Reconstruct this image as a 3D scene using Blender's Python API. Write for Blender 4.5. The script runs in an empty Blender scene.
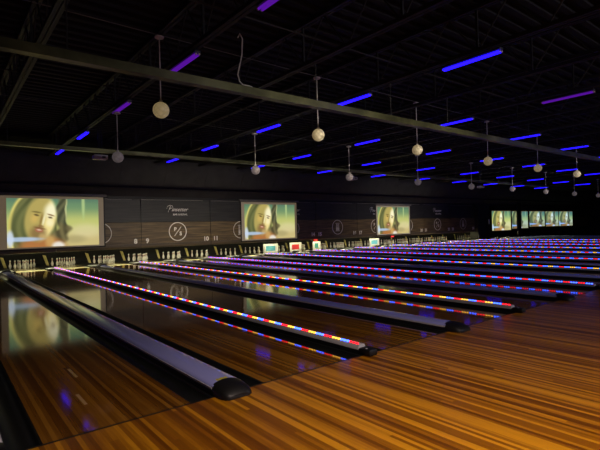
import bpy, bmesh, math, random
from mathutils import Vector, Matrix
random.seed(7)
SC = bpy.context.scene
COL = SC.collection
# ---------------------------------------------------------------- camera, world, lights, exposure
P = 1.83            # lane pitch
LEN = 18.3          # foul line to pin deck
CAM = Vector((-2.0934, -3.7486, 1.5056))
YAW, PITCH, ROLL, FPX = 0.671446, 0.0074790, -0.0275168, 454.93
fw = Vector((math.sin(YAW)*math.cos(PITCH), math.cos(YAW)*math.cos(PITCH), math.sin(PITCH)))
rt = Vector((math.cos(YAW), -math.sin(YAW), 0)); up = rt.cross(fw)
rt2 = rt*math.cos(ROLL)+up*math.sin(ROLL); up2 = -rt*math.sin(ROLL)+up*math.cos(ROLL)
cd = bpy.data.cameras.new('camera'); cam = bpy.data.objects.new('camera', cd); COL.objects.link(cam)
m = Matrix((rt2, up2, -fw)).transposed().to_4x4(); m.translation = CAM
cam.matrix_world = m
cd.sensor_fit = 'HORIZONTAL'; cd.sensor_width = 36; cd.lens = 36*FPX/600; cd.clip_end = 200
SC.camera = cam
SC.view_settings.view_transform = 'Standard'; SC.view_settings.look = 'None'
SC.view_settings.exposure = 0.0; SC.view_settings.gamma = 1.0; SC.view_settings.use_curve_mapping = False
w = bpy.data.worlds.new('world'); SC.world = w; w.use_nodes = True
w.node_tree.nodes['Background'].inputs[0].default_value = (0.006, 0.006, 0.008, 1)
w.node_tree.nodes['Background'].inputs[1].default_value = 0.35

def area(name, loc, target, size, sizey, power, color, spread=180):
    l = bpy.data.lights.new(name, 'AREA'); l.shape = 'RECTANGLE'; l.size = size; l.size_y = sizey
    l.energy = power; l.color = color; l.spread = math.radians(spread)
    o = bpy.data.objects.new(name, l); COL.objects.link(o); o.location = loc
    o.rotation_euler = (Vector(target)-Vector(loc)).to_track_quat('-Z', 'Y').to_euler()
    return o
# one lamp over the seating area behind the bowlers, then added fill lights
area('concourse_light_a', (0.3, -4.6, 4.4), (0.3, -2.6, 0), 1.6, 0.6, 96, (1.0, 0.78, 0.66), 105)
area('concourse_light_b', (5.0, -9.0, 4.2), (8, 18, 1.5), 7.0, 0.5, 48, (1.0, 0.88, 0.68), 18)  # added wash to brighten the left masking units, no fitting there
area('concourse_light_e', (20.0, -9.0, 4.2), (24, 18, 1.5), 7.0, 0.5, 42, (1.0, 0.92, 0.85), 18)  # second added wash, for the signs further right
area('concourse_light_d', (9.0, -9.0, 4.2), (9, 6, 2.2), 8.0, 0.5, 210, (0.86, 0.80, 1.0))  # broad bluish fill added for rails, globes and wide caps
area('concourse_light_c', (26.0, -9.0, 4.2), (24, 6, 2.6), 9.0, 0.5, 90, (0.9, 0.85, 0.9))  # broad fill added for the right half of the hall

# ---------------------------------------------------------------- helpers
def lin(c):
    return tuple((x/12.92 if x <= .04045 else ((x+.055)/1.055)**2.4) for x in [v/255 for v in c])
def mat(name, col, rough=.5, metal=0.0, spec=.5, coat=0.0, coatr=.1, emit=None, es=1.0):
    m = bpy.data.materials.new(name); m.use_nodes = True
    b = m.node_tree.nodes['Principled BSDF']
    b.inputs['Base Color'].default_value = (*col, 1); b.inputs['Roughness'].default_value = rough
    b.inputs['Metallic'].default_value = metal; b.inputs['Specular IOR Level'].default_value = spec
    b.inputs['Coat Weight'].default_value = coat; b.inputs['Coat Roughness'].default_value = coatr
    if emit:
        b.inputs['Emission Color'].default_value = (*emit, 1); b.inputs['Emission Strength'].default_value = es
    return m
def N(m, t, **k):
    n = m.node_tree.nodes.new(t)
    for a, v in k.items(): setattr(n, a, v)
    return n
def L(m, a, b): m.node_tree.links.new(a, b)
def noisy(m, scale=(1, 1, 1), sc=8, amt=.35, detail=4):
    """multiply the base colour with a soft noise, so nothing is perfectly flat"""
    b = m.node_tree.nodes['Principled BSDF']; c = tuple(b.inputs['Base Color'].default_value)
    tc = N(m, 'ShaderNodeTexCoord'); mp = N(m, 'ShaderNodeMapping'); mp.inputs['Scale'].default_value = scale
    nz = N(m, 'ShaderNodeTexNoise'); nz.inputs['Scale'].default_value = sc; nz.inputs['Detail'].default_value = detail
    rp = N(m, 'ShaderNodeValToRGB')
    rp.color_ramp.elements[0].position = .3; rp.color_ramp.elements[1].position = .7
    rp.color_ramp.elements[0].color = tuple(x*(1-amt) for x in c[:3])+(1,)
    rp.color_ramp.elements[1].color = tuple(min(1, x*(1+amt)) for x in c[:3])+(1,)
    L(m, tc.outputs['Object'], mp.inputs[0]); L(m, mp.outputs[0], nz.inputs['Vector']); L(m, nz.outputs['Fac'], rp.inputs[0])
    L(m, rp.outputs[0], b.inputs['Base Color'])
    return m
def board_mat(name, dark, mid, light, rough, bw=.0293, seglen=2.4, coat=.0, spec=.5):
    m = mat(name, mid, rough, coat=coat, coatr=rough*.6, spec=spec)
    b = m.node_tree.nodes['Principled BSDF']
    g = N(m, 'ShaderNodeNewGeometry'); sp = N(m, 'ShaderNodeSeparateXYZ'); L(m, g.outputs['Position'], sp.inputs[0])
    def math_(op, a, bb=None, c=None):
        n = N(m, 'ShaderNodeMath', operation=op)
        for i, v in enumerate((a, bb, c)):
            if v is None: continue
            if isinstance(v, (int, float)): n.inputs[i].default_value = v
            else: L(m, v, n.inputs[i])
        return n.outputs[0]
    def layer(width, seg):
        ix = math_('FLOOR', math_('DIVIDE', sp.outputs['X'], width))
        wn = N(m, 'ShaderNodeTexWhiteNoise', noise_dimensions='1D'); L(m, ix, wn.inputs['W'])
        sh = math_('MULTIPLY', wn.outputs['Value'], seg)
        iy = math_('FLOOR', math_('DIVIDE', math_('ADD', sp.outputs['Y'], sh), seg))
        cb = N(m, 'ShaderNodeCombineXYZ'); L(m, ix, cb.inputs[0]); L(m, iy, cb.inputs[1])
        w2 = N(m, 'ShaderNodeTexWhiteNoise', noise_dimensions='2D'); L(m, cb.outputs[0], w2.inputs['Vector'])
        return w2.outputs['Value']
    a = layer(bw, seglen); c = layer(bw*2.0, 60.0)
    tc = N(m, 'ShaderNodeMapping'); tc.inputs['Scale'].default_value = (60, 2.2, 1)
    L(m, g.outputs['Position'], tc.inputs[0])
    nz = N(m, 'ShaderNodeTexNoise'); nz.inputs['Scale'].default_value = 1.6; nz.inputs['Detail'].default_value = 5
    L(m, tc.outputs[0], nz.inputs['Vector'])
    f = math_('ADD', math_('MULTIPLY', a, .50), math_('MULTIPLY', c, .24))
    f = math_('ADD', f, math_('MULTIPLY', nz.outputs['Fac'], .26))
    rp = N(m, 'ShaderNodeValToRGB'); e = rp.color_ramp.elements
    e[0].position = .26; e[0].color = (*dark, 1); e[1].position = .74; e[1].color = (*light, 1)
    k = e.new(.5); k.color = (*mid, 1)
    L(m, f, rp.inputs[0]); L(m, rp.outputs[0], b.inputs['Base Color'])
    return m

class MB:
    def __init__(s): s.bm = bmesh.new(); s.mi = 0
    def _t(s, geom):
        for f in geom:
            f.material_index = s.mi
    def box(s, c0, c1, bevel=0):
        x0, y0, z0 = c0; x1, y1, z1 = c1
        v = [s.bm.verts.new(p) for p in ((x0,y0,z0),(x1,y0,z0),(x1,y1,z0),(x0,y1,z0),(x0,y0,z1),(x1,y0,z1),(x1,y1,z1),(x0,y1,z1))]
        fs = [s.bm.faces.new([v[i] for i in q]) for q in ((0,3,2,1),(4,5,6,7),(0,1,5,4),(1,2,6,5),(2,3,7,6),(3,0,4,7))]
        s._t(fs)
        if bevel:
            es = list({e for f in fs for e in f.edges})
            r = bmesh.ops.bevel(s.bm, geom=es, offset=bevel, segments=2, profile=.5, affect='EDGES')
            s._t(r['faces'])
        return s
    def tube(s, pts, r, n=8, cap=True):
        rings = []
        pts = [Vector(p) for p in pts]
        for i, p in enumerate(pts):
            d = (pts[min(i+1, len(pts)-1)]-pts[max(i-1, 0)]).normalized()
            a = Vector((0, 0, 1)) if abs(d.z) < .9 else Vector((1, 0, 0))
            u = d.cross(a).normalized(); v = d.cross(u)
            rr = r[i] if isinstance(r, (list, tuple)) else r
            rings.append([s.bm.verts.new(p+(u*math.cos(t)+v*math.sin(t))*rr) for t in [2*math.pi*k/n for k in range(n)]])
        for a, b in zip(rings, rings[1:]):
            for k in range(n):
                f = s.bm.faces.new((a[k], a[(k+1) % n], b[(k+1) % n], b[k])); f.material_index = s.mi; f.smooth = True
        if cap:
            for q in (rings[0], rings[-1]):
                f = s.bm.faces.new(q); f.material_index = s.mi
        return s
    def lathe(s, prof, c=(0, 0, 0), n=16):
        rings = []
        for r, z in prof:
            rings.append([s.bm.verts.new((c[0]+r*math.cos(t), c[1]+r*math.sin(t), c[2]+z)) for t in [2*math.pi*k/n for k in range(n)]])
        for a, b in zip(rings, rings[1:]):
            for k in range(n):
                f = s.bm.faces.new((a[k], a[(k+1) % n], b[(k+1) % n], b[k])); f.material_index = s.mi; f.smooth = True
        for q in (rings[0], rings[-1]):
            f = s.bm.faces.new(q); f.material_index = s.mi
        return s
    def prof_y(s, prof, y0, y1, x=0, z=0, smooth=True, closed=True):
        """extrude an (x,z) outline along Y"""
        ys = [y0, y1]
        R = [[s.bm.verts.new((x+a, y, z+b)) for a, b in prof] for y in ys]
        n = len(prof); rng = range(n) if closed else range(n-1)
        for k in rng:
            f = s.bm.faces.new((R[0][k], R[0][(k+1) % n], R[1][(k+1) % n], R[1][k])); f.material_index = s.mi; f.smooth = smooth
        if closed:
            for q in R:
                f = s.bm.faces.new(q); f.material_index = s.mi
        return s
    def prof_x(s, prof, x0, x1, smooth=True):
        """extrude a (y,z) outline along X"""
        R = [[s.bm.verts.new((x, a, b)) for a, b in prof] for x in (x0, x1)]
        n = len(prof)
        for k in range(n):
            f = s.bm.faces.new((R[0][k], R[0][(k+1) % n], R[1][(k+1) % n], R[1][k])); f.material_index = s.mi; f.smooth = smooth
        for q in R:
            f = s.bm.faces.new(q); f.material_index = s.mi
        return s
    def build(s, name, mats, parent=None):
        bmesh.ops.recalc_face_normals(s.bm, faces=s.bm.faces)
        me = bpy.data.meshes.new(name); s.bm.to_mesh(me); s.bm.free()
        for mm in (mats if isinstance(mats, (list, tuple)) else [mats]): me.materials.append(mm)
        try: me.set_sharp_from_angle(angle=math.radians(40))
        except Exception: pass
        o = bpy.data.objects.new(name, me); COL.objects.link(o)
        if parent: o.parent = parent
        return o
def tag(o, label=None, cat=None, group=None, kind=None):
    if label: o['label'] = label
    if cat: o['category'] = cat
    if group: o['group'] = group
    if kind: o['kind'] = kind
    return o
def thing(name, loc, label, cat, group=None):
    o = bpy.data.objects.new(name, None); COL.objects.link(o); o.location = loc; o.empty_display_size = .1
    return tag(o, label, cat, group)
def struct(name, mb, m, label=None):
    o = mb.build(name, m); o['kind'] = 'structure'
    if label: o['label'] = label
    return o
def copy_tree(o, parent=None):
    c = o.copy(); COL.objects.link(c); c.parent = parent
    for ch in list(o.children): copy_tree(ch, c)
    return c
FONT = bpy.data.fonts.load('<builtin>') if '<builtin>' in bpy.data.fonts else None
def text_mesh(name, body, size, m, parent, loc, extrude=.006, shear=0, align='CENTER', bold=0):
    cu = bpy.data.curves.new(name, 'FONT'); cu.body = body; cu.size = size; cu.extrude = extrude; cu.shear = shear
    cu.align_x = align; cu.align_y = 'CENTER'; cu.offset = bold
    t = bpy.data.objects.new(name+'_tmp', cu); COL.objects.link(t)
    bpy.context.view_layer.update()
    me = bpy.data.meshes.new_from_object(t.evaluated_get(bpy.context.evaluated_depsgraph_get()))
    bpy.data.objects.remove(t); bpy.data.curves.remove(cu)
    me.materials.clear(); me.materials.append(m); me.name = name
    o = bpy.data.objects.new(name, me); COL.objects.link(o); o.parent = parent
    o.location = loc; o.rotation_euler = (math.pi/2, 0, 0)
    return o
W_ = ['two', 'three', 'four', 'five', 'six', 'seven', 'eight', 'nine', 'ten', 'eleven', 'twelve', 'thirteen', 'fourteen', 'fifteen', 'sixteen', 'seventeen', 'eighteen', 'nineteen', 'twenty', 'twenty-one', 'twenty-two', 'twenty-three', 'twenty-four', 'twenty-five', 'twenty-six', 'twenty-seven', 'twenty-eight', 'twenty-nine', 'thirty', 'thirty-one']
def WORD(n): return W_[n-2] if 0 <= n-2 < len(W_) else 'far right'
ORD = ['first', 'second', 'third', 'fourth', 'fifth', 'sixth', 'seventh', 'eighth', 'ninth', 'tenth', 'eleventh', 'twelfth', 'thirteenth', 'fourteenth',
       'fifteenth', 'sixteenth', 'seventeenth', 'eighteenth', 'nineteenth', 'twentieth', 'twenty-first', 'twenty-second', 'twenty-third', 'twenty-fourth', 'twenty-fifth', 'twenty-sixth']

# ---------------------------------------------------------------- materials
M = {}
M['approach'] = board_mat('approach_boards', (.14, .042, .002), (.28, .10, .003), (.60, .265, .010), .30, bw=.034, seglen=14.0, spec=.25)
M['lane'] = board_mat('lane_boards', (.10, .034, .004), (.19, .075, .008), (.34, .15, .018), .070, bw=.034, seglen=25, spec=.55)
M['deck'] = board_mat('pin_deck_boards', (.55, .46, .26), (.62, .53, .30), (.7, .6, .36), .15, bw=.0293, seglen=9)
M['tail'] = mat('cream_tail_plate', (.88, .85, .55), .35)  # pale cream stands for deck boards brightly lit by the pin lamps
M['black'] = noisy(mat('black_gutter_plastic', (.010, .011, .011), .45), sc=3)
M['rubber'] = mat('black_rubber', (.006, .006, .006), .5)
M['subfloor'] = noisy(mat('dark_subfloor', (.006, .006, .006), .8), sc=3)
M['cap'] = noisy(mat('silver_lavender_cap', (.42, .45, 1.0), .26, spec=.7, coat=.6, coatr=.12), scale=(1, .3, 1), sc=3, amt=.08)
M['ledcap'] = noisy(mat('white_led_cap', (.62, .62, .66), .35), sc=4, amt=.06)
M['yellow'] = mat('yellow_sticker', (.55, .50, .06), .4)
M['black_wall'] = noisy(mat('black_paint_wall', (.010, .010, .010), .7), sc=2, amt=.25)
M['slant'] = noisy(mat('charcoal_wall_panel', (.040, .038, .033), .75), sc=2, amt=.2)
M['steel'] = noisy(mat('black_painted_steel', (.016, .014, .011), .55), sc=2, amt=.3)
M['deckroof'] = noisy(mat('black_roof_deck', (.007, .006, .005), .8), sc=1, amt=.3)
M['galv'] = noisy(mat('galvanised_rail', (.14, .14, .06), .34, metal=.75), scale=(1, 1, 1), sc=1.1, amt=.7)  # strong blotches put reflected screen light into the colour
M['cable_white'] = mat('white_cable', (.6, .58, .52), .5)
M['rod'] = mat('pale_rod', (.70, .66, .58), .5)
M['feed'] = mat('grey_feed_cable', (.14, .13, .12), .5)
M['housing'] = mat('dark_fixture_housing', (.02, .02, .025), .4)
M['socket'] = mat('white_lamp_socket', (.75, .62, .55), .5)
def tube_mat(name, c, s):
    m = bpy.data.materials.new(name); m.use_nodes = True; nt = m.node_tree; nt.nodes.clear()
    e = nt.nodes.new('ShaderNodeEmission'); o = nt.nodes.new('ShaderNodeOutputMaterial')
    e.inputs[0].default_value = (*c, 1); e.inputs[1].default_value = s
    nt.links.new(e.outputs[0], o.inputs[0]); return m
M['uv'] = tube_mat('blacklight_blue_glow', (.008, .003, .72), 5.0)
M['uvp'] = tube_mat('blacklight_violet_glow', (.085, .006, .30), 1.0)
M['ledr'] = tube_mat('led_red_glow', (1.0, .010, .02), 3.0)
M['ledy'] = tube_mat('led_amber_glow', (1.0, .50, .05), 2.8)
M['ledb'] = tube_mat('led_blue_glow', (.035, .10, 1.0), 7.0)
M['pinlamp'] = tube_mat('pin_lamp_glow', (1.0, .90, .50), 85.0)
# speckled globe; faint emission added in place of light falling on it
gm = mat('speckled_cream_globe', (.72, .66, .50), .38, spec=.4, emit=(.80, .60, .26), es=.20)
_b = gm.node_tree.nodes['Principled BSDF']
tc = N(gm, 'ShaderNodeTexCoord'); vo = N(gm, 'ShaderNodeTexVoronoi'); vo.inputs['Scale'].default_value = 14
rp = N(gm, 'ShaderNodeValToRGB'); rp.color_ramp.elements[0].color = (.80, .74, .56, 1); rp.color_ramp.elements[1].color = (.46, .40, .28, 1)
rp.color_ramp.elements[0].position = .2; rp.color_ramp.elements[1].position = .75
L(gm, tc.outputs['Object'], vo.inputs['Vector']); L(gm, vo.outputs['Distance'], rp.inputs[0]); L(gm, rp.outputs[0], _b.inputs['Base Color'])
M['globe'] = gm
g2 = gm.copy(); g2.name = 'speckled_grey_globe'; M['globe_far'] = g2  # darker, greyer copy with less added glow for the far row
g2.node_tree.nodes['Principled BSDF'].inputs['Emission Color'].default_value = (.5, .42, .40, 1)
g2.node_tree.nodes['Principled BSDF'].inputs['Emission Strength'].default_value = .10
for n_ in g2.node_tree.nodes:
    if n_.type == 'VALTORGB': n_.color_ramp.elements[0].color = (.42, .37, .36, 1); n_.color_ramp.elements[1].color = (.24, .20, .20, 1)
def plank(name, dark, light, rough=.45, s=1.0):
    m = mat(name, dark, rough)
    b = m.node_tree.nodes['Principled BSDF']
    g = N(m, 'ShaderNodeNewGeometry'); mp = N(m, 'ShaderNodeMapping'); mp.inputs['Scale'].default_value = (.55*s, 1, 9*s)
    nz = N(m, 'ShaderNodeTexNoise'); nz.inputs['Scale'].default_value = 1.5; nz.inputs['Detail'].default_value = 6
    rp = N(m, 'ShaderNodeValToRGB'); rp.color_ramp.elements[0].position = .35; rp.color_ramp.elements[1].position = .68
    rp.color_ramp.elements[0].color = (*dark, 1); rp.color_ramp.elements[1].color = (*light, 1)
    L(m, g.outputs['Position'], mp.inputs[0]); L(m, mp.outputs[0], nz.inputs['Vector']); L(m, nz.outputs['Fac'], rp.inputs[0])
    L(m, rp.outputs[0], b.inputs['Base Color']); return m
M['panel_low'] = plank('brown_weathered_planks', (.050, .034, .014), (.20, .135, .055))  # browner than the upper planks: warm light put into the wood colour
M['panel_up'] = plank('charcoal_weathered_planks', (.014, .014, .013), (.034, .032, .028))
M['lip'] = plank('dark_bottom_lip', (.06, .045, .026), (.12, .09, .05))
M['trimline'] = mat('pale_metal_trim', (.30, .28, .25), .4, metal=.3)
M['sign_paint'] = mat('pale_sign_paint', (.95, .92, .82), .5)
M['kick'] = noisy(mat('ochre_kickback_plate', (.50, .42, .12), .5), sc=3)
M['pit'] = mat('pit_curtain', (.004, .004, .005), .8)
M['rake'] = mat('white_sweep_guard', (.75, .77, .78), .4)
M['rakeblue'] = mat('cyan_guard_graphic', (.10, .38, .55), .4)
M['rakered'] = mat('red_guard_graphic', (.55, .03, .04), .4)
M['raketeal'] = mat('teal_guard_graphic', (.03, .25, .26), .4)
M['screen_cloth'] = mat('projection_cloth', (.30, .28, .26), .8, emit=lin((100, 86, 62)), es=.75)  # no lamp: dim projector light on the cloth is added as emission
M['screen_case'] = mat('screen_case_grey', (.16, .15, .14), .5)
M['screen_black'] = mat('screen_black_border', (.006, .006, .006), .6)
M['lampcase'] = mat('projector_case_white', (.95, .90, .78), .45)
M['lens'] = mat('projector_lens', (.03, .03, .04), .1)
# bowling pin with two red neck stripes
pm = mat('glossy_white_pin', (.78, .76, .68), .25)
b = pm.node_tree.nodes['Principled BSDF']; tc = N(pm, 'ShaderNodeTexCoord'); sp = N(pm, 'ShaderNodeSeparateXYZ'); L(pm, tc.outputs['Object'], sp.inputs[0])
rp = N(pm, 'ShaderNodeValToRGB'); rp.color_ramp.interpolation = 'CONSTANT'; e = rp.color_ramp.elements
e[0].color = (.78, .76, .68, 1); e[0].position = 0; e[1].position = .285; e[1].color = (.5, .03, .03, 1)
for p_, c_ in ((.295, (.78, .76, .68, 1)), (.308, (.5, .03, .03, 1)), (.318, (.78, .76, .68, 1))):
    k = e.new(p_); k.color = c_
L(pm, sp.outputs['Z'], rp.inputs[0]); L(pm, rp.outputs[0], b.inputs['Base Color'])
M['pin'] = pm

# ---------------------------------------------------------------- setting
XL, XR, YB, YF, H = -9.5, 62.0, -12.0, 22.4, 5.62
struct('floor', MB().box((XL, YB, -.16), (XR, 0, 0)), M['approach'], 'glossy orange-brown boarded approach floor')
struct('floor', MB().box((XL, 0, -.5), (XR, YF+.2, -.30)), M['subfloor'])
struct('trim_1', MB().box((XL, -.012, -.1), (XR, .012, .0012)), M['rubber'], 'thin dark foul line joint between approach and lanes')
struct('wall_left', MB().box((XL-.2, YB, -.5), (XL, YF, H)), M['black_wall'])
struct('wall_right', MB().box((XR, YB, -.5), (XR+.2, YF, H)), M['black_wall'])
struct('wall_rear', MB().box((XL, YB-.2, -.5), (XR, YB, H)), M['black_wall'])
struct('wall_front', MB().box((XL, YF, -.5), (XR, YF+.2, H)), M['black_wall'])
# corrugated roof deck, ribs running across the joists
mb = MB(); pr = []
y = YB
while y < YF:
    pr += [(y, H), (y+.12, H), (y+.16, H+.075), (y+.28, H+.075)]; y += .32
pr += [(YF, H), (YF, H+.25), (YB, H+.25)]
mb.prof_x(pr, XL, XR, smooth=False); struct('ceiling', mb, M['deckroof'], 'dark corrugated steel roof deck')
# slanted charcoal panels above the masking units
mb = MB(); mb.prof_x([(18.02, 3.22), (18.3, 3.22), (18.3, 4.9), (17.05, 4.9), (17.05, 4.55)], XL, XR, smooth=False)
for i in range(-3, 30):
    x = i*2.13+.1
    mb.prof_x([(18.008, 3.22), (18.06, 3.22), (17.10, 4.55), (17.038, 4.55)], x-.012, x+.012, smooth=False)
struct('wall_upper', mb, M['slant'], 'charcoal panels slanting up over the masking units')
struct('trim_2', MB().box((XL, 17.66, 3.60), (XR, 17.78, 3.68)), M['rubber'], 'dark horizontal band on the slanted panels')
struct('trim_3', MB().box((XL, 18.0, 3.12), (XR, 18.2, 3.24)), M['rubber'])
# dark doorway gap after the last numbered unit
g = MB(); g.box((19*P-.05, 17.62, .02), (19*P+.25, 18.4, 3.2)); g.box((20*P-.25, 17.62, .02), (20*P, 18.4, 3.2)); g.box((19*P+.25, 17.8, .02), (20*P-.25, 17.9, 1.95)); g.box((19*P+.25, 17.62, 1.95), (20*P-.25, 18.4, 3.2))
struct('door_1', g, M['black_wall'], 'black door in the dark gap after the last numbered unit')

# ---------------------------------------------------------------- lanes
def half(k): return .387 if k % 2 == 0 or k > 19 else .30
def lane_x(n):
    k = n-6
    return k*P+half(k), (k+1)*P-half(k+1)
FIRST, LAST = 3, 30
for n in range(FIRST, LAST+1):
    a, b = lane_x(n); cx = (a+b)/2
    lbl = 'glossy brown boarded bowling lane running to the pins of lane %s' % WORD(n)
    if n < 5: lbl = 'dark bowling lane beyond the left picture edge, lane %s' % WORD(n)
    if n > 24: lbl = 'distant dark bowling lane beyond the last LED capping, lane %s' % WORD(n)
    t = thing('bowling_lane', (cx, 0, 0), lbl, 'bowling lane', 'bowling lanes side by side')
    hw = (b-a)/2-.001
    MB().box((-hw, .013, -.12), (hw, LEN, 0)).build('lane_bed', M['lane'], t)
    MB().box((-hw, LEN+.80, -.12), (hw, LEN+3.1, -.004)).build('pin_deck', M['deck'], t)
    MB().box((-hw, LEN+.002, -.12), (hw, LEN+.798, 0)).build('tail_plate', M['tail'], t)  # deck front with the pool of lamp light painted in
    if n == 5:
        for (x, y0, y1) in ((-.02, 1.52, 1.90), (-.14, .62, .95)):
            MB().box((x-.014, y0, -.001), (x+.014, y1, .0012)).build('guide_dash', mat('pale_maple_dash', (.5, .3, .09), .2), t)

# ---------------------------------------------------------------- dividers: gutters, cap, LEDs
def gutter_prof(x0, x1):
    c, r = (x0+x1)/2, (x1-x0)/2
    top = [(x0, 0), ]
    arc = [(c-r*.88*math.cos(t), -.075*math.sin(t)-.006) for t in [math.pi*i/8 for i in range(9)]]
    return [(x0, -.001)]+arc+[(x1, -.001), (x1, -.13), (x0, -.13)]
def led_mesh(x, y0, y1, z, seq):
    """one continuous tape along the cap; the lights are raised segments of it, three or four of a colour in turn"""
    mb = MB(); ys = []; y = y0; i = 0; prev = None
    def ring(y, h, w):
        w = w*.85
        return [mb.bm.verts.new((x+a*w, y, z+b)) for a, b in ((-1, 0), (1, 0), (1, h), (-1, h))]
    prev = ring(y0, .004, .013); first = prev
    while y < y1:
        m_ = seq[(i//3) % len(seq)]
        st = [(y+.012, .004, 3), (y+.014, .020, m_), (y+.036, .020, m_), (y+.038, .004, m_), (y+.052, .004, 3)]
        for yy, h, mi in st:
            r_ = ring(yy, h, .013)
            for q in range(4):
                f = mb.bm.faces.new((prev[q], prev[(q+1) % 4], r_[(q+1) % 4], r_[q])); f.material_index = mi
            prev = r_
        y += .052; i += 1
    mb.bm.faces.new(first); mb.bm.faces.new(prev)
    return mb
def hood(t, w, y, z):
    mb = MB()
    pr = [(-w, 0)]+[(-w*math.cos(a), .03+z*math.sin(a)) for a in [math.pi*i/10 for i in range(11)]]+[(w, 0)]
    mb.prof_y(pr, y-.16, y+.16); mb.build('ball_return_hood', M['rubber'], t)
def wide_divider(k):
    lit = k
    t = thing('lane_divider', (k*P, 0, 0), '', 'lane divider', 'wide silver lane dividers')
    h = .387-.001; cw = .165
    for s in (-1, 1):
        x0, x1 = sorted((s*h, s*cw))
        MB().prof_y(gutter_prof(x0, x1), .013, LEN).build('gutter', M['black'], t)
    MB().box((-cw+.001, .013, -.13), (cw-.001, LEN, .045)).build('divider_base', M['black'], t)
    pr = [(-.150, .047)]+[(-.150*math.cos(a)**1 if True else 0, .062+.042*math.sin(a)) for a in [math.pi*i/12 for i in range(13)]]+[(.150, .047)]
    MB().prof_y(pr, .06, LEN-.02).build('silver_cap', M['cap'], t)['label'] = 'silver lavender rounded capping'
    # pale edge lips of the cap
    mb = MB(); mb.box((-.158, .06, .046), (-.1505, LEN-.02, .066)); mb.box((.1505, .06, .046), (.158, LEN-.02, .066)); mb.build('cap_edge', M['ledcap'], t)
    # rubber nose
    mb = MB(); ring = []
    n = 14
    for (yy, sx, sz) in ((.085, 1.0, 1.0), (-.02, 1.0, .98), (-.10, .96, .85), (-.16, .84, .6), (-.185, .62, .35)):
        ring.append([mb.bm.verts.new((sx*.164*-math.cos(a), yy, .003+(.108*sz)*max(0, math.sin(a))**.6)) for a in [math.pi*i/n for i in range(n+1)]])
    for A, B in zip(ring, ring[1:]):
        for q in range(n):
            f = mb.bm.faces.new((A[q], A[q+1], B[q+1], B[q])); f.smooth = True
        mb.bm.faces.new((A[0], B[0], B[-1], A[-1]))
    mb.bm.faces.new(ring[-1]); mb.bm.faces.new(ring[0])
    mb.build('end_cap', M['rubber'], t)
    if k == 0:
        mb = MB(); pts = []
        prf = [(-.10, .0925), (-.05, .1035), (0, .1065), (.04, .1055)]
        for (x0, z0), (x1, z1) in zip(prf, prf[1:]):
            v = [mb.bm.verts.new(p) for p in ((x0, .10, z0), (x1, .10, z1), (x1, .155, z1), (x0, .135, z0))]
            mb.bm.faces.new(v)
        mb.build('sticker', M['yellow'], t)['label'] = 'small yellow sticker'
    hood(t, .17, LEN-.5, .15)
    return t
def led_divider(k, seq=(0, 2, 1)):
    t = thing('led_lane_divider', (k*P, 0, 0), '', 'lane divider', 'narrow lane dividers with coloured LED strips')
    h = .30-.001; cw = .068
    for s in (-1, 1):
        x0, x1 = sorted((s*h, s*cw))
        MB().prof_y(gutter_prof(x0, x1), .013, LEN).build('gutter', M['black'], t)
    MB().box((-cw+.001, .013, -.13), (cw-.001, LEN, .050)).build('divider_base', M['black'], t)
    MB().prof_y([(-.064, .051), (-.064, .066), (-.044, .106), (.044, .106), (.064, .066), (.064, .051)], .07, LEN-.02, smooth=False).build('white_cap', M['ledcap'], t)
    led_mesh(-.034, .09, LEN-.1, .1065, seq).build('led_strip', [M['ledr'], M['ledy'], M['ledb'], M['ledcap']], t)['label'] = 'strip of coloured LEDs'
    mb = MB(); mb.box((-.070, -.12, .003), (.070, .065, .080), bevel=.02); mb.build('end_cap', M['rubber'], t)
    MB().lathe([(.012, 0), (.012, .004)], (-.035, -.04, .080)).build('cap_screw', M['ledcap'], t)
    return t
wide0 = wide_divider(0); led0 = led_divider(1); led5 = led_divider(5, (2, 0)); led7 = led_divider(7, (2, 0, 2, 1))
for k in range(-3, 26):
    if k % 2 == 0:
        t = wide0 if k == 0 else copy_tree(wide0)
        if k: 
            for ch in list(t.children):
                if ch.name.startswith('sticker'): bpy.data.objects.remove(ch)
        t['label'] = 'wide silver capped divider between lanes %s and %s with black rubber nose' % (WORD(k+5), WORD(k+6))
    elif k <= 19:
        t = {1: led0, 5: led5, 7: led7}.get(k) or copy_tree(led5 if k in (9, 15) else led7 if k in (11, 13, 17, 19) else led0)
        t['label'] = 'narrow divider with red amber blue LEDs between lanes %s and %s' % (WORD(k+5), WORD(k+6))
    else:
        t = copy_tree(wide0); t['label'] = 'unlit distant capped divider between lanes %s and %s' % (WORD(k+5), WORD(k+6))
        for ch in list(t.children):
            if ch.name.startswith('sticker'): bpy.data.objects.remove(ch)
    t.location.x = k*P

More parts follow.
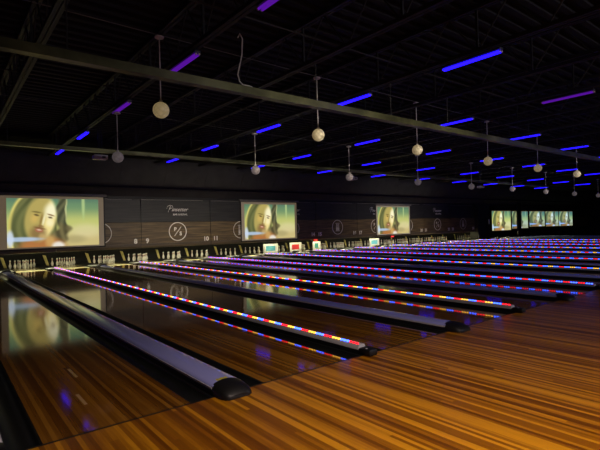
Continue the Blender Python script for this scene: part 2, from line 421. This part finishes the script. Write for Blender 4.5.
# ---------------------------------------------------------------- masking units
LAMP = mat('lamp_reflector', (.3, .3, .3), .4)
def masking(u):
    x0, x1 = (2*u-1)*P, (2*u+1)*P; xc = (x0+x1)/2; hw = P-.012
    la, lb = 5+2*u, 6+2*u
    num = 5 <= la and lb <= 24
    lab = ('dark plank masking unit over lanes %s and %s' % (WORD(la), WORD(lb))) if lb < 31 else 'unlit plank masking unit far right, %s past the door' % ORD[u-11]
    if u in (2, 8): lab += ' with script lettering and slashed circle emblem'
    t = thing('masking_unit', (xc, 18.0, 0), lab, 'masking unit', 'masking units over the pins')
    MB().box((-hw, .0, 2.02), (hw, .12, 3.11)).build('upper_panel', M['panel_up'], t)['label'] = 'charcoal plank panel'
    MB().box((-hw, -.015, .98), (hw, .12, 2.00)).build('lower_panel', M['panel_low'], t)['label'] = 'brown plank panel'
    mb = MB(); pr = [(-.015, .975)]+[(-.015+.10*(1-math.cos(a)), .87-.10*math.sin(a)+.0) for a in [math.pi/2*i/6 for i in range(7)]]+[(.12, .77), (.12, .975)]
    mb.prof_x(pr, -hw, hw); mb.build('bottom_lip', M['lip'], t)
    MB().box((-hw+.03, -.012, 3.085), (hw-.4, -.001, 3.10)).build('top_trim', M['trimline'], t)
    if num:
        for (n, x) in ((la, -hw+.27), (lb, hw-.27)):
            text_mesh('lane_number', str(n), .30, M['sign_paint'], t, (x, -.022, 1.10), bold=.012)
        # circle emblem
        if u in (1, 2) or u > 2:
            e = MB(); n = 40
            for r0, r1 in ((.47, .43),) if u in (2, 8) else ((.47, .44),):
                vo_ = [[e.bm.verts.new((r*math.cos(q), y, 1.52+r*math.sin(q))) for q in [2*math.pi*i/n for i in range(n)]] for r, y in ((r0, -.024), (r1, -.024), (r1, -.016), (r0, -.016))]
                for A, B in zip(vo_, vo_[1:]+vo_[:1]):
                    for q in range(n): e.bm.faces.new((A[q], A[(q+1) % n], B[(q+1) % n], B[q]))
            if u % 2 == 0:
                v = [e.bm.verts.new(p) for p in ((-.20, -.024, 1.30), (-.16, -.024, 1.30), (.20, -.024, 1.76), (.16, -.024, 1.76))]
                e.bm.faces.new(v)
            else:
                for xx in (-.10, 0, .10):
                    v = [e.bm.verts.new((xx+a, -.024, 1.52+b)) for a, b in ((-.035, -.22), (.035, -.22), (.04, -.08), (.018, .07), (.028, .17), (0, .22), (-.028, .17), (-.018, .07), (-.04, -.08))]
                    e.bm.faces.new(v)
                e.box((-.17, -.024, 1.26), (.17, -.018, 1.285)); e.box((-.17, -.024, 1.76), (.17, -.018, 1.785))
            em = e.build('circle_emblem', M['sign_paint'], t)
            if u % 2 == 0:
                text_mesh('emblem_letter', 'P', .26, M['sign_paint'], em, (-.13, -.022, 1.63), bold=.008)
                text_mesh('emblem_letter', 'S', .26, M['sign_paint'], em, (.15, -.022, 1.41), bold=.008)
        if u % 2 == 0 and u >= 2:
            # handwritten style shop lettering
            text_mesh('script_lettering', 'insetter', .27, M['sign_paint'], t, (-.30, -.010, 2.62), shear=.45, align='LEFT', extrude=.004)
            sw = MB(); sw.tube([(-.60, -.01, 2.50), (-.52, -.01, 2.66), (-.47, -.01, 2.78)], .012, 6)
            sw.tube([(-.66, -.01, 2.66), (-.62, -.01, 2.78), (-.48, -.01, 2.84), (-.36, -.01, 2.80), (-.38, -.01, 2.70), (-.54, -.01, 2.65)], .011, 6)
            so = sw.build('script_initial', M['sign_paint'], t); so.location = (.12, 0, 0)
            text_mesh('small_lettering', 'BAR & BOWL', .13, M['sign_paint'], t, (.16, -.008, 2.37), extrude=.003)
    return t
for u in range(-1, 17): masking(u) if u != 10 else None
# small pale wall plate on the far side of the dark door
tag(MB().box((20*P-.20, 17.58, 1.42), (20*P-.06, 17.619, 1.86), .01).build('wall_plate', M['sign_paint']), 'small pale upright plate on the wall beside the black door', 'wall plate')

# pit walls between lanes: kickback plates and pit curtain, lamp over every deck
struct('trim_4', MB().box((XL, 22.2, -.29), (XR, 22.28, 1.2)), M['pit'], 'black pit curtain behind the pins')
for k in range(-1, 24):
    t = thing('kickback_plate', (k*P, 0, 0), 'low black pit wall between the decks of lanes %s and %s' % (WORD(k+5), WORD(k+6)), 'pit wall', 'pit walls between the pin decks')
    h = half(k)-.002
    MB().box((-h, 18.42, -.29), (h, 22.15, .03)).build('wall_panel', M['pit'], t)
    MB().box((-h+.05, 18.43, .031), (h-.05, 19.1, .06), .01).build('end_plate', M['rake'], t)['label'] = 'pale end plate catching the pin light'
    mb = MB(); R = [[mb.bm.verts.new((x, yy, z)) for x, z in ((h-.13, .031), (h-.02, .031), (h-.16, .52), (h-.30, .56))] for yy in (21.3, 21.33)]
    for q in range(4): mb.bm.faces.new((R[0][q], R[0][(q+1) % 4], R[1][(q+1) % 4], R[1][q]))
    mb.bm.faces.new(R[0]); mb.bm.faces.new(R[1])
    mb.build('side_board', M['kick'], t)['label'] = 'ochre slanted side board'

# ---------------------------------------------------------------- bowling pins
prof = [(.027, 0), (.030, .004), (.040, .03), (.053, .07), (.0605, .115), (.058, .15), (.046, .19), (.031, .225), (.0245, .255), (.0235, .28), (.027, .31),
        (.0325, .345), (.0325, .365), (.027, .385), (.016, .398), (.004, .402)]
PIN_SCALE = 1.0
pin0 = None
spots = []
for r in range(4):
    for i in range(r+1): spots.append(((i-r/2)*.324, 20.3+r*.28))
for n in list(range(5, 25))+[26, 27, 28]:
    a, b = lane_x(n); cx = (a+b)/2
    for (px, py) in spots:
        if pin0 is None:
            pin0 = MB().lathe(prof, n=14).build('bowling_pin', M['pin']); o = pin0
        else:
            o = pin0.copy(); COL.objects.link(o)
        o.location = (cx+px, py, -.003)
        lab = 'white bowling pin standing in the rack at the end of lane %s' % WORD(n)
        if n > 24: lab = 'white bowling pin standing in the far rack beyond the black door, lane %s' % WORD(n)
        tag(o, lab, 'bowling pin', 'bowling pins at the end of lane %s' % WORD(n))
# pin deck lamps hidden above the decks, behind the masking lip
lamp0 = None
for n in list(range(5, 25))+[27, 28]:
    a, b = lane_x(n); cx = (a+b)/2
    if lamp0 is None:
        lamp0 = thing('pin_deck_lamp', (0, 18.50, .90), '', 'lamp', 'pin deck lamps behind the masking')
        mb = MB(); mb.tube([(-.5, 0, 0), (.5, 0, 0)], .018, 8); mb.build('lamp_tube', M['pinlamp'], lamp0)
        MB().box((-.53, -.378, .022), (.53, .03, .05)).build('lamp_bracket', LAMP, lamp0)
        t = lamp0
    else: t = copy_tree(lamp0)
    t.location = (cx, 18.50, .90)
    t['label'] = 'tube lamp behind the masking lip lighting the pins of lane %s' % WORD(n)
# sweep guards lowered in front of some racks
def guard(n, panelmat, label, w=.95):
    a, b = lane_x(n); cx = (a+b)/2
    t = thing('sweep_guard', (cx, 19.0, 0), label, 'sweep guard', 'sweep guards lowered before the pins')
    MB().box((-w/2, 0, .002), (w/2, .05, .62), .02).build('guard_board', M['rake'], t)
    MB().box((-w/2+.17, -.006, .19), (w/2-.22, .0, .50)).build('guard_graphic', panelmat, t)
    for s in (-1, 1):
        MB().box((s*(w/2-.04)-.02, .051, .12), (s*(w/2-.04)+.02, .09, .86)).build('guard_arm', M['rubber'], t)
    return t
guard(13, M['rakeblue'], 'white sweep guard with cyan graphic lowered at lane thirteen', 1.08)
guard(14, M['rakered'], 'white sweep guard with red graphic lowered at lane fourteen', .95)
guard(15, M['raketeal'], 'white sweep guard with teal graphic lowered at lane fifteen', .70)
guard(18, M['rakeblue'], 'white sweep guard with pale graphic lowered at lane eighteen', 1.05)

# ---------------------------------------------------------------- projection screens
def sm(x, a, b):
    t = max(0, min(1, (x-a)/(b-a))); return t*t*(3-2*t)
def mixc(c, d, t): return tuple(c[i]*(1-t)+d[i]*t for i in range(3))
def ell(u, v, cx, cy, rx, ry, soft=.25, rot=0):
    dx, dy = u-cx, v-cy
    if rot:
        c_, s_ = math.cos(rot), math.sin(rot); dx, dy = dx*c_*1+dy*s_*.56, -dx*s_*1.78+dy*c_
    d = math.sqrt((dx/rx)**2+(dy/ry)**2)
    return 1-sm(d, 1-soft, 1+soft)
def picture(u, v):
    """a long haired man talking outdoors; u to the right, v down"""
    wob = .02*math.sin(9*v+2)+.012*math.sin(23*v)
    top = (98, 136, 100); mid = (190, 196, 112); low = (202, 184, 124)
    c = mixc(top, mid, sm(v, .12, .5)); c = mixc(c, low, sm(v, .55, .85))
    c = mixc(c, (226, 214, 168), .6*ell(u, v, .85, .68, .2, .14, .6))
    c = mixc(c, (150, 140, 96), .5*ell(u, v, .72, .86, .12, .08, .6))
    c = mixc(c, (60, 96, 92), .5*sm(v, .14, .0))
    c = mixc(c, (186, 212, 140), .75*ell(u, v, .82, .1, .018, .3, .5))
    R_ = math.radians(-13)
    def fe(x, y, rx, ry, soft=.3, rot=0):           # ellipse in the tilted frame of the face
        dx, dy = (u-.355)*1.78, v-.42
        X, Y = dx*math.cos(R_)-dy*math.sin(R_)-x, dx*math.sin(R_)+dy*math.cos(R_)-y
        if rot: X, Y = X*math.cos(rot)-Y*math.sin(rot), X*math.sin(rot)+Y*math.cos(rot)
        return 1-sm(math.sqrt((X/rx)**2+(Y/ry)**2), 1-soft, 1+soft)
    st = .5+.5*math.sin(70*u+9*math.sin(3*v)+6*v)      # strands
    c = mixc(c, mixc((236, 220, 120), (150, 140, 60), .35*st), ell(u, v, .262, .63, .250, .755, .05))
    c = mixc(c, mixc((66, 72, 42), (102, 104, 62), st), ell(u, v, .277, .645, .238, .735, .06))
    c = mixc(c, (104, 110, 62), .45*ell(u, v, .16, .5, .10, .35, .7))
    c = mixc(c, mixc((52, 56, 42), (92, 92, 64), st), ell(u, v, .575+.6*wob, .30, .055, .44, .25))
    c = mixc(c, (212, 214, 150), .7*ell(u, v, .625+.3*wob, .22, .010, .24, .5))
    c = mixc(c, mixc((66, 60, 40), (108, 98, 64), st), ell(u, v, .545+wob*2, .78, .085, .28, .35))
    c = mixc(c, (96, 88, 60), .6*ell(u, v, .64, .62, .035, .05, .8))
    c = mixc(c, (172, 106, 56), ell(u, v, .36, .99, .24, .20, .3))
    c = mixc(c, (206, 164, 96), .8*ell(u, v, .44, .88, .05, .14, .6))
    f = fe(-.02, 0, .29, .47, .14)
    lit_ = sm(u+.16*(v-.4), .36, .43)
    skin = mixc((176, 158, 86), (244, 222, 146), lit_)
    skin = mixc(skin, (255, 250, 214), .9*fe(.14, -.20, .12, .16, .6))
    skin = mixc(skin, (216, 178, 92), .75*fe(-.13, .02, .07, .09, .9))
    skin = mixc(skin, (255, 244, 196), .85*fe(.17, .05, .07, .07, .7))
    c = mixc(c, skin, f)
    c = mixc(c, (96, 84, 44), .75*fe(-.12, -.115, .085, .018, .5, .08))
    c = mixc(c, (120, 84, 50), .80*fe(.155, -.115, .070, .017, .5, -.08))
    c = mixc(c, (58, 46, 28), .85*fe(-.11, -.055, .045, .018, .6))
    c = mixc(c, (60, 40, 28), .9*fe(.155, -.060, .040, .017, .6))
    c = mixc(c, (128, 98, 52), .7*fe(-.005, .03, .022, .13, .7))
    c = mixc(c, (255, 246, 206), .8*fe(.045, .02, .020, .12, .6))
    c = mixc(c, (130, 84, 50), .65*fe(.02, .15, .05, .018, .5))
    c = mixc(c, (120, 90, 54), .75*fe(.0, .31, .15, .15, .5))
    c = mixc(c, (112, 72, 44), .75*fe(.005, .195, .105, .020, .5))
    c = mixc(c, (170, 96, 74), .9*fe(.0, .245, .075, .038, .4))
    c = mixc(c, (240, 216, 190), .7*fe(.0, .235, .045, .014, .4))
    c = mixc(c, (206, 170, 110), .6*fe(.08, .36, .06, .06, .6))
    # pale blue sleeve and white shirt corner
    c = mixc(c, (176, 200, 238), .9*ell(u, v, .13, .835, .22, .045, .4))
    c = mixc(c, (200, 216, 244), .9*ell(u, v, .03, .82, .035, .16, .4))
    c = mixc(c, (242, 240, 236), .9*ell(u, v, .53, 1.0, .07, .10, .4))
    c = mixc(c, (214, 208, 146), .10)
    return c
def picture_mesh(name, w, h, u0=0, u1=1, nx=112, ny=64, tint=(1, 1, 1)):
    nx = max(8, int(nx*(u1-u0)))
    me = bpy.data.meshes.new(name); vs = []; cs = []
    for j in range(ny+1):
        for i in range(nx+1):
            u = i/nx; v = j/ny
            vs.append((w*u, 0, h*(1-v)))
            c = picture(u0+(u1-u0)*u, v); cs.append(lin(tuple(min(255, c[q]*tint[q]) for q in range(3))))
    fs = [(j*(nx+1)+i, (j+1)*(nx+1)+i, (j+1)*(nx+1)+i+1, j*(nx+1)+i+1) for j in range(ny) for i in range(nx)]
    me.from_pydata(vs, [], fs)
    at = me.color_attributes.new('picture', 'FLOAT_COLOR', 'POINT')
    for i, c in enumerate(cs): at.data[i].color = (*c, 1)
    return me
def picture_mat(name, s):
    m = bpy.data.materials.new(name); m.use_nodes = True; nt = m.node_tree; nt.nodes.clear()
    a = nt.nodes.new('ShaderNodeAttribute'); a.attribute_name = 'picture'
    e = nt.nodes.new('ShaderNodeEmission'); e.inputs[1].default_value = s
    o = nt.nodes.new('ShaderNodeOutputMaterial'); nt.links.new(a.outputs['Color'], e.inputs[0]); nt.links.new(e.outputs[0], o.inputs[0]); return m
PICM = picture_mat('projected_picture', 1.0)
big = picture_mesh('projected_picture', 3.40, 1.98)
big.materials.append(PICM)
def wall_screen(x0, x1, zb, zt, y, label, me, il, ir, it, ib, case=True):
    t = thing('projection_screen', (x0, y, zb), label, 'projection screen', 'projection screens on the far wall')
    W, Hh = x1-x0, zt-zb
    MB().box((0, 0, 0), (W, .012, Hh)).build('screen_cloth', M['screen_cloth'], t)['label'] = 'grey tan cloth border'
    mb = MB(); e = .055
    mb.box((-e, -.004, -e), (0, .03, Hh+.01)); mb.box((W, -.004, -e), (W+e, .03, Hh+.01)); mb.box((-e, -.004, -e), (W+e, .03, -.0005))
    mb.build('black_border', M['screen_black'], t)
    if case:
        MB().box((-.13, -.08, Hh+.02), (W+.13, .029, Hh+.13), .015).build('roller_case', M['screen_case'], t)
    o = bpy.data.objects.new('projected_picture', me); COL.objects.link(o); o.parent = t
    o.location = (il, -.004, ib); o['label'] = 'projected picture of a long-haired man talking outdoors'
    o.scale = ((W-il-ir)/3.40, 1, (Hh-ib-it)/1.98)
    return t
wall_screen(-.20, 3.78, .97, 3.16, 17.94, 'largest projection screen, at far left above lanes 6 and 7', big, .26, .22, .10, .06)
wall_screen(11.02, 14.90, .90, 3.06, 17.94, 'second projection screen from the left above lanes 12 and 13', big, .20, .16, .12, .07)
wall_screen(22.0, 25.75, .87, 2.97, 17.94, 'third projection screen from the left above lanes 18 and 19', big, .14, .14, .10, .07)
for i, (x0, x1, zb, zt, u0, u1, lab) in enumerate(((37.6, 41.1, .78, 2.64, .0, .95, 'tall bright screen right of the black door, fourth from the left'),
        (41.32, 44.6, .90, 2.62, .05, .95, 'far screen partly hidden by the dark column'),
        (44.95, 48.40, 1.02, 2.62, .05, .75, 'small far screen just right of the dark column'),
        (48.60, 51.80, .98, 2.62, .1, .8, 'small far screen second from the right end'),
        (51.95, 55.6, .96, 2.62, .0, .8, 'rightmost small far screen'))):
    me = picture_mesh('projected_picture', 3.40, 1.98, u0, u1, tint=(.82, .95, 1.18) if i else (1.0, 1.05, 1.08)); me.materials.append(PICM)
    wall_screen(x0, x1, zb, zt, 17.94, lab, me, .04, .04, .04, .04, case=False)
tag(MB().box((42.22, 17.78, .3), (42.90, 17.934, 3.4), .02).build('column', M['black_wall']), 'slim dark upright pier in front of the far screens', 'column')

# ---------------------------------------------------------------- roof steel
HZ = 3.1; ROWX = [CAM.x+HZ*r for r in (1.16+1.42*i for i in range(12))]
YJ0, YJ1 = YB+.1, 17.0
def make_joist():
    t = thing('roof_joist', (0, 0, 0), '', 'roof joist', None)
    mb = MB(); mb.box((-.07, YJ0, 4.72), (-.008, YJ1, 4.79)); mb.box((.008, YJ0, 4.72), (.07, YJ1, 4.79)); mb.build('bottom_chord', M['steel'], t)
    mb = MB(); mb.box((-.07, YJ0, 5.52), (-.008, YJ1, 5.60)); mb.box((.008, YJ0, 5.52), (.07, YJ1, 5.60)); mb.build('top_chord', M['steel'], t)
    mb = MB(); y = YJ0+.3; i = 0
    while y < YJ1-.9:
        mb.tube([(0, y, 4.74), (0, y+.62, 5.56)], .016, 6); mb.tube([(0, y+.62, 5.56), (0, y+1.24, 4.74)], .016, 6)
        if i % 2 == 0: mb.box((-.02, y-.02, 4.79), (.02, y+.02, 5.52))
        y += 1.24; i += 1
    mb.build('web', M['steel'], t)
    return t
j0 = make_joist(); xs = []
for i in range(-3, 24): xs.append((ROWX[0]+i*HZ*.71, i))
for q, (x, i) in enumerate(xs):
    t = j0 if q == 0 else copy_tree(j0)
    t.location.x = x
    if i >= 0 and i % 2 == 0:
        t['label'] = 'black open-web steel roof joist carrying the %s row of blacklights from the left' % ORD[i//2]; t['group'] = 'roof joists with blacklights'
    else:
        t['label'] = 'plain black open-web steel joist under the dark ceiling, %s' % ('left of the first blacklight row' if i < 0 else 'between the %s and %s blacklight rows' % (ORD[i//2], ORD[i//2+1])); t['group'] = 'plain roof joists'
# cross bridging
for i, y in enumerate((-2.4, 2.2, 6.8, 11.4)):
    mb = MB(); mb.tube([(XL+.1, y, 4.795), (XR-.1, y, 4.795)], .014, 6)
    o = mb.build('bridging_rod', M['steel']); tag(o, 'thin black bridging rod across the joists, %s from the screens' % ORD[3-i], 'bridging rod', 'bridging rods under the roof')

# ---------------------------------------------------------------- blacklight fixtures
def make_uv(m, name):
    t = thing('blacklight_fixture', (0, 0, 0), '', 'blacklight', None)
    MB().box((-.06, -.61, .032), (.06, .61, .075), .006).build('housing', M['housing'], t)
    for s in (-1, 1):
        mb = MB().tube([(s*.031, -.585, 0), (s*.031, .585, 0)], .020, 10); mb.build('tube', m, t)
        for e in (-1, 1):
            MB().tube([(s*.031, e*.585, 0), (s*.031, e*.61, 0)], .017, 8).build('socket', M['socket'], t)
    MB().box((-.008, -.40, .075), (.008, -.385, .12)).box((-.008, .385, .075), (.008, .40, .12)).build('hanger', M['housing'], t)
    return t
uvb = make_uv(M['uv'], 'b'); uvp = make_uv(M['uvp'], 'p')
YT = [.95, 4.12, 7.75, 11.6, 15.05]
used = set()
skip = set()
for r in range(10):
    for q, y in enumerate(YT):
        if (r, q) in skip: continue
        src = uvp if (r == 0 and q < 3) or (r == 2 and q == 0) else uvb
        if src is uvp and 'p' not in used: t = uvp; used.add('p')
        elif src is uvb and 'b' not in used: t = uvb; used.add('b')
        else: t = copy_tree(src)
        t.location = (ROWX[r], y, 4.60)
        kind = 'violet' if src is uvp else 'bright blue'
        t['label'] = '%s twin-tube blacklight, %s from the near end of the %s row from the left' % (kind, ORD[q], ORD[r])
        t['group'] = 'blacklight tubes under the roof joists'

# ---------------------------------------------------------------- globe pendants
def make_pendant(length, R, gmat):
    t = thing('globe_pendant', (0, 0, 0), '', 'pendant lamp', None)
    pr = [(R*math.sin(a)+.0005, -R*math.cos(a)) for a in [math.pi*i/16 for i in range(17)]]
    MB().lathe(pr, n=28).build('globe', gmat, t)
    MB().lathe([(.03, R-.01), (.028, R+.03), (.012, R+.045)], n=12).build('collar', M['rod'], t)
    MB().tube([(0, 0, R), (0, 0, length)], .011, 8).build('rod', M['rod'], t)
    MB().lathe([(.012, length-.02), (.08, length-.012), (.085, length+.008), (.03, length+.03)], n=20).build('canopy', M['rod'], t)
    return t
pa = make_pendant(1.32, .145, M['globe']); pb = make_pendant(1.03, .128, M['globe_far'])
near = [(1.09, 3.71, 0), (4.84, 3.66, 0), (8.53, 3.63, 0), (12.32, 3.58, 0), (15.97, 3.57, 0), (19.68, 3.54, 0), (23.4, 3.52, 0)]
far = [(1.22, 3.29), (5.04, 3.21), (8.80, 3.19), (12.52, 3.18), (16.31, 3.14), (19.98, 3.15), (23.66, 3.13), (27.44, 3.11), (31.2, 3.10)]
for i, (x, z, _) in enumerate(near):
    t = pa if i == 0 else copy_tree(pa)
    t.location = (x, 4.2, z); t['label'] = 'larger cream globe on a thin rod, %s from the left in the near row' % ORD[i]; t['group'] = 'globe pendants in the near row'
for i, (x, z) in enumerate(far):
    t = pb if i == 0 else copy_tree(pb)
    t.location = (x, 7.2, z); t['label'] = 'smaller dim globe on a thin rod, %s from the left in the far row' % ORD[i]; t['group'] = 'globe pendants in the far row'
# thin feed conduits that carry the pendants
for (y, z0, z1, x1, lab) in ((4.2, 5.06, 4.83, 25.2, 'near'), (7.2, 4.35, 4.16, 33, 'far')):
    mb = MB(); pts = []
    row = near if lab == 'near' else [(a, b, 0) for a, b in far]
    ln = 1.35 if lab == 'near' else 1.06
    pts = [(-1.2, y, row[0][1]+ln+.04)]+[(r_[0], y, r_[1]+ln+.012) for r_ in row]
    mb.tube(pts, .008 if lab == 'near' else .004, 6)
    tag(mb.build('feed_cable', M['feed']), 'thin feed cable strung along the tops of the %s row of globes' % lab, 'cable', 'pendant feed cables')

# ---------------------------------------------------------------- long rails across the hall
def rail(y, z, dy, dz, x0, x1, label, rods):
    t = thing('hanging_rail', (0, y, z), label, 'hanging rail', 'long rails hung across the hall')
    MB().box((x0, 0, 0), (x1, dy, dz)).build('rail_bar', M['galv'], t)
    for x in rods:
        MB().tube([(x, dy/2, dz), (x, dy/2, 4.75-z)], .010, 6).build('hanger_rod', M['steel'], t)
    return t
rail(2.85, 3.835, .15, .13, -9.3, 45, 'near olive metal rail crossing the whole ceiling view', [ROWX[0]+HZ*.71*i for i in (-1, 1, 2, 3, 5, 7, 9)])
rail(9.7, 3.80, .12, .10, -9.3, 30, 'far thin metal rail crossing behind the far globes', [ROWX[0]+HZ*.71*i for i in (-1, 0, 2, 4, 6, 8, 10)])
# loop of white cable draped from joist to rail
pts = [(1.95, 2.9, 4.78), (1.99, 2.9, 4.86), (2.04, 2.9, 4.78), (2.02, 2.9, 4.5), (1.93, 2.9, 4.15), (1.95, 2.88, 4.03), (2.02, 2.88, 3.98), (2.14, 2.88, 3.985), (2.22, 2.90, 3.975)]
tag(MB().tube(pts, .011, 6).build('loose_cable', M['cable_white']), 'loose white cable looping from the ceiling down onto the near rail', 'cable')

# ---------------------------------------------------------------- projectors
def make_projector():
    t = thing('projector', (0, 0, 0), '', 'projector', 'ceiling projectors aimed at the screens')
    MB().box((-.20, -.15, -.065), (.20, .15, .065), .02).build('case', M['lampcase'], t)
    MB().tube([(-.08, .15, 0), (-.08, .20, 0)], .04, 14).build('lens', M['lens'], t)
    MB().box((.02, -.156, -.03), (.12, -.150, .02)).build('vent_panel', M['lens'], t)
    mb = MB(); mb.box((-.05, -.05, .066), (.05, .05, .10)); mb.tube([(-.05, 0, .09), (-.05, 0, 1.764)], .012, 6); mb.tube([(.06, 0, .09), (.06, 0, 1.764)], .012, 6)
    mb.build('mount', M['steel'], t)
    return t
p0 = make_projector()
for i, (x, z) in enumerate(((1.84, 3.86), (12.75, 3.72), (23.7, 3.72))):
    t = p0 if i == 0 else copy_tree(p0)
    t.location = (x, 11.0, z)
    for ch in t.children:
        if ch.name.startswith('mount'): ch.scale.z = (5.624-z)/1.764
    t.location = (x, 11.0, z); t['label'] = 'white ceiling projector aimed at the %s screen from the left' % ORD[i]

# small red indicator lamps under the masking lip
M['redlamp'] = tube_mat('red_indicator_glow', (1.0, .05, .04), 1.2)
for i, x in enumerate((8.95*P, 12.95*P)):
    t = thing('indicator_lamp', (x, 17.93, .74), 'small red indicator lamp on the masking lip %s' % ('right of the second big screen', 'below the third big screen')[i], 'indicator lamp', 'indicator lamps on the masking lip')
    MB().box((-.14, 0, -.05), (.14, .055, .05), .01).build('case', M['redlamp'], t)
    MB().box((-.05, -.008, -.025), (.05, 0, .025)).build('pale_face', M['rake'], t)
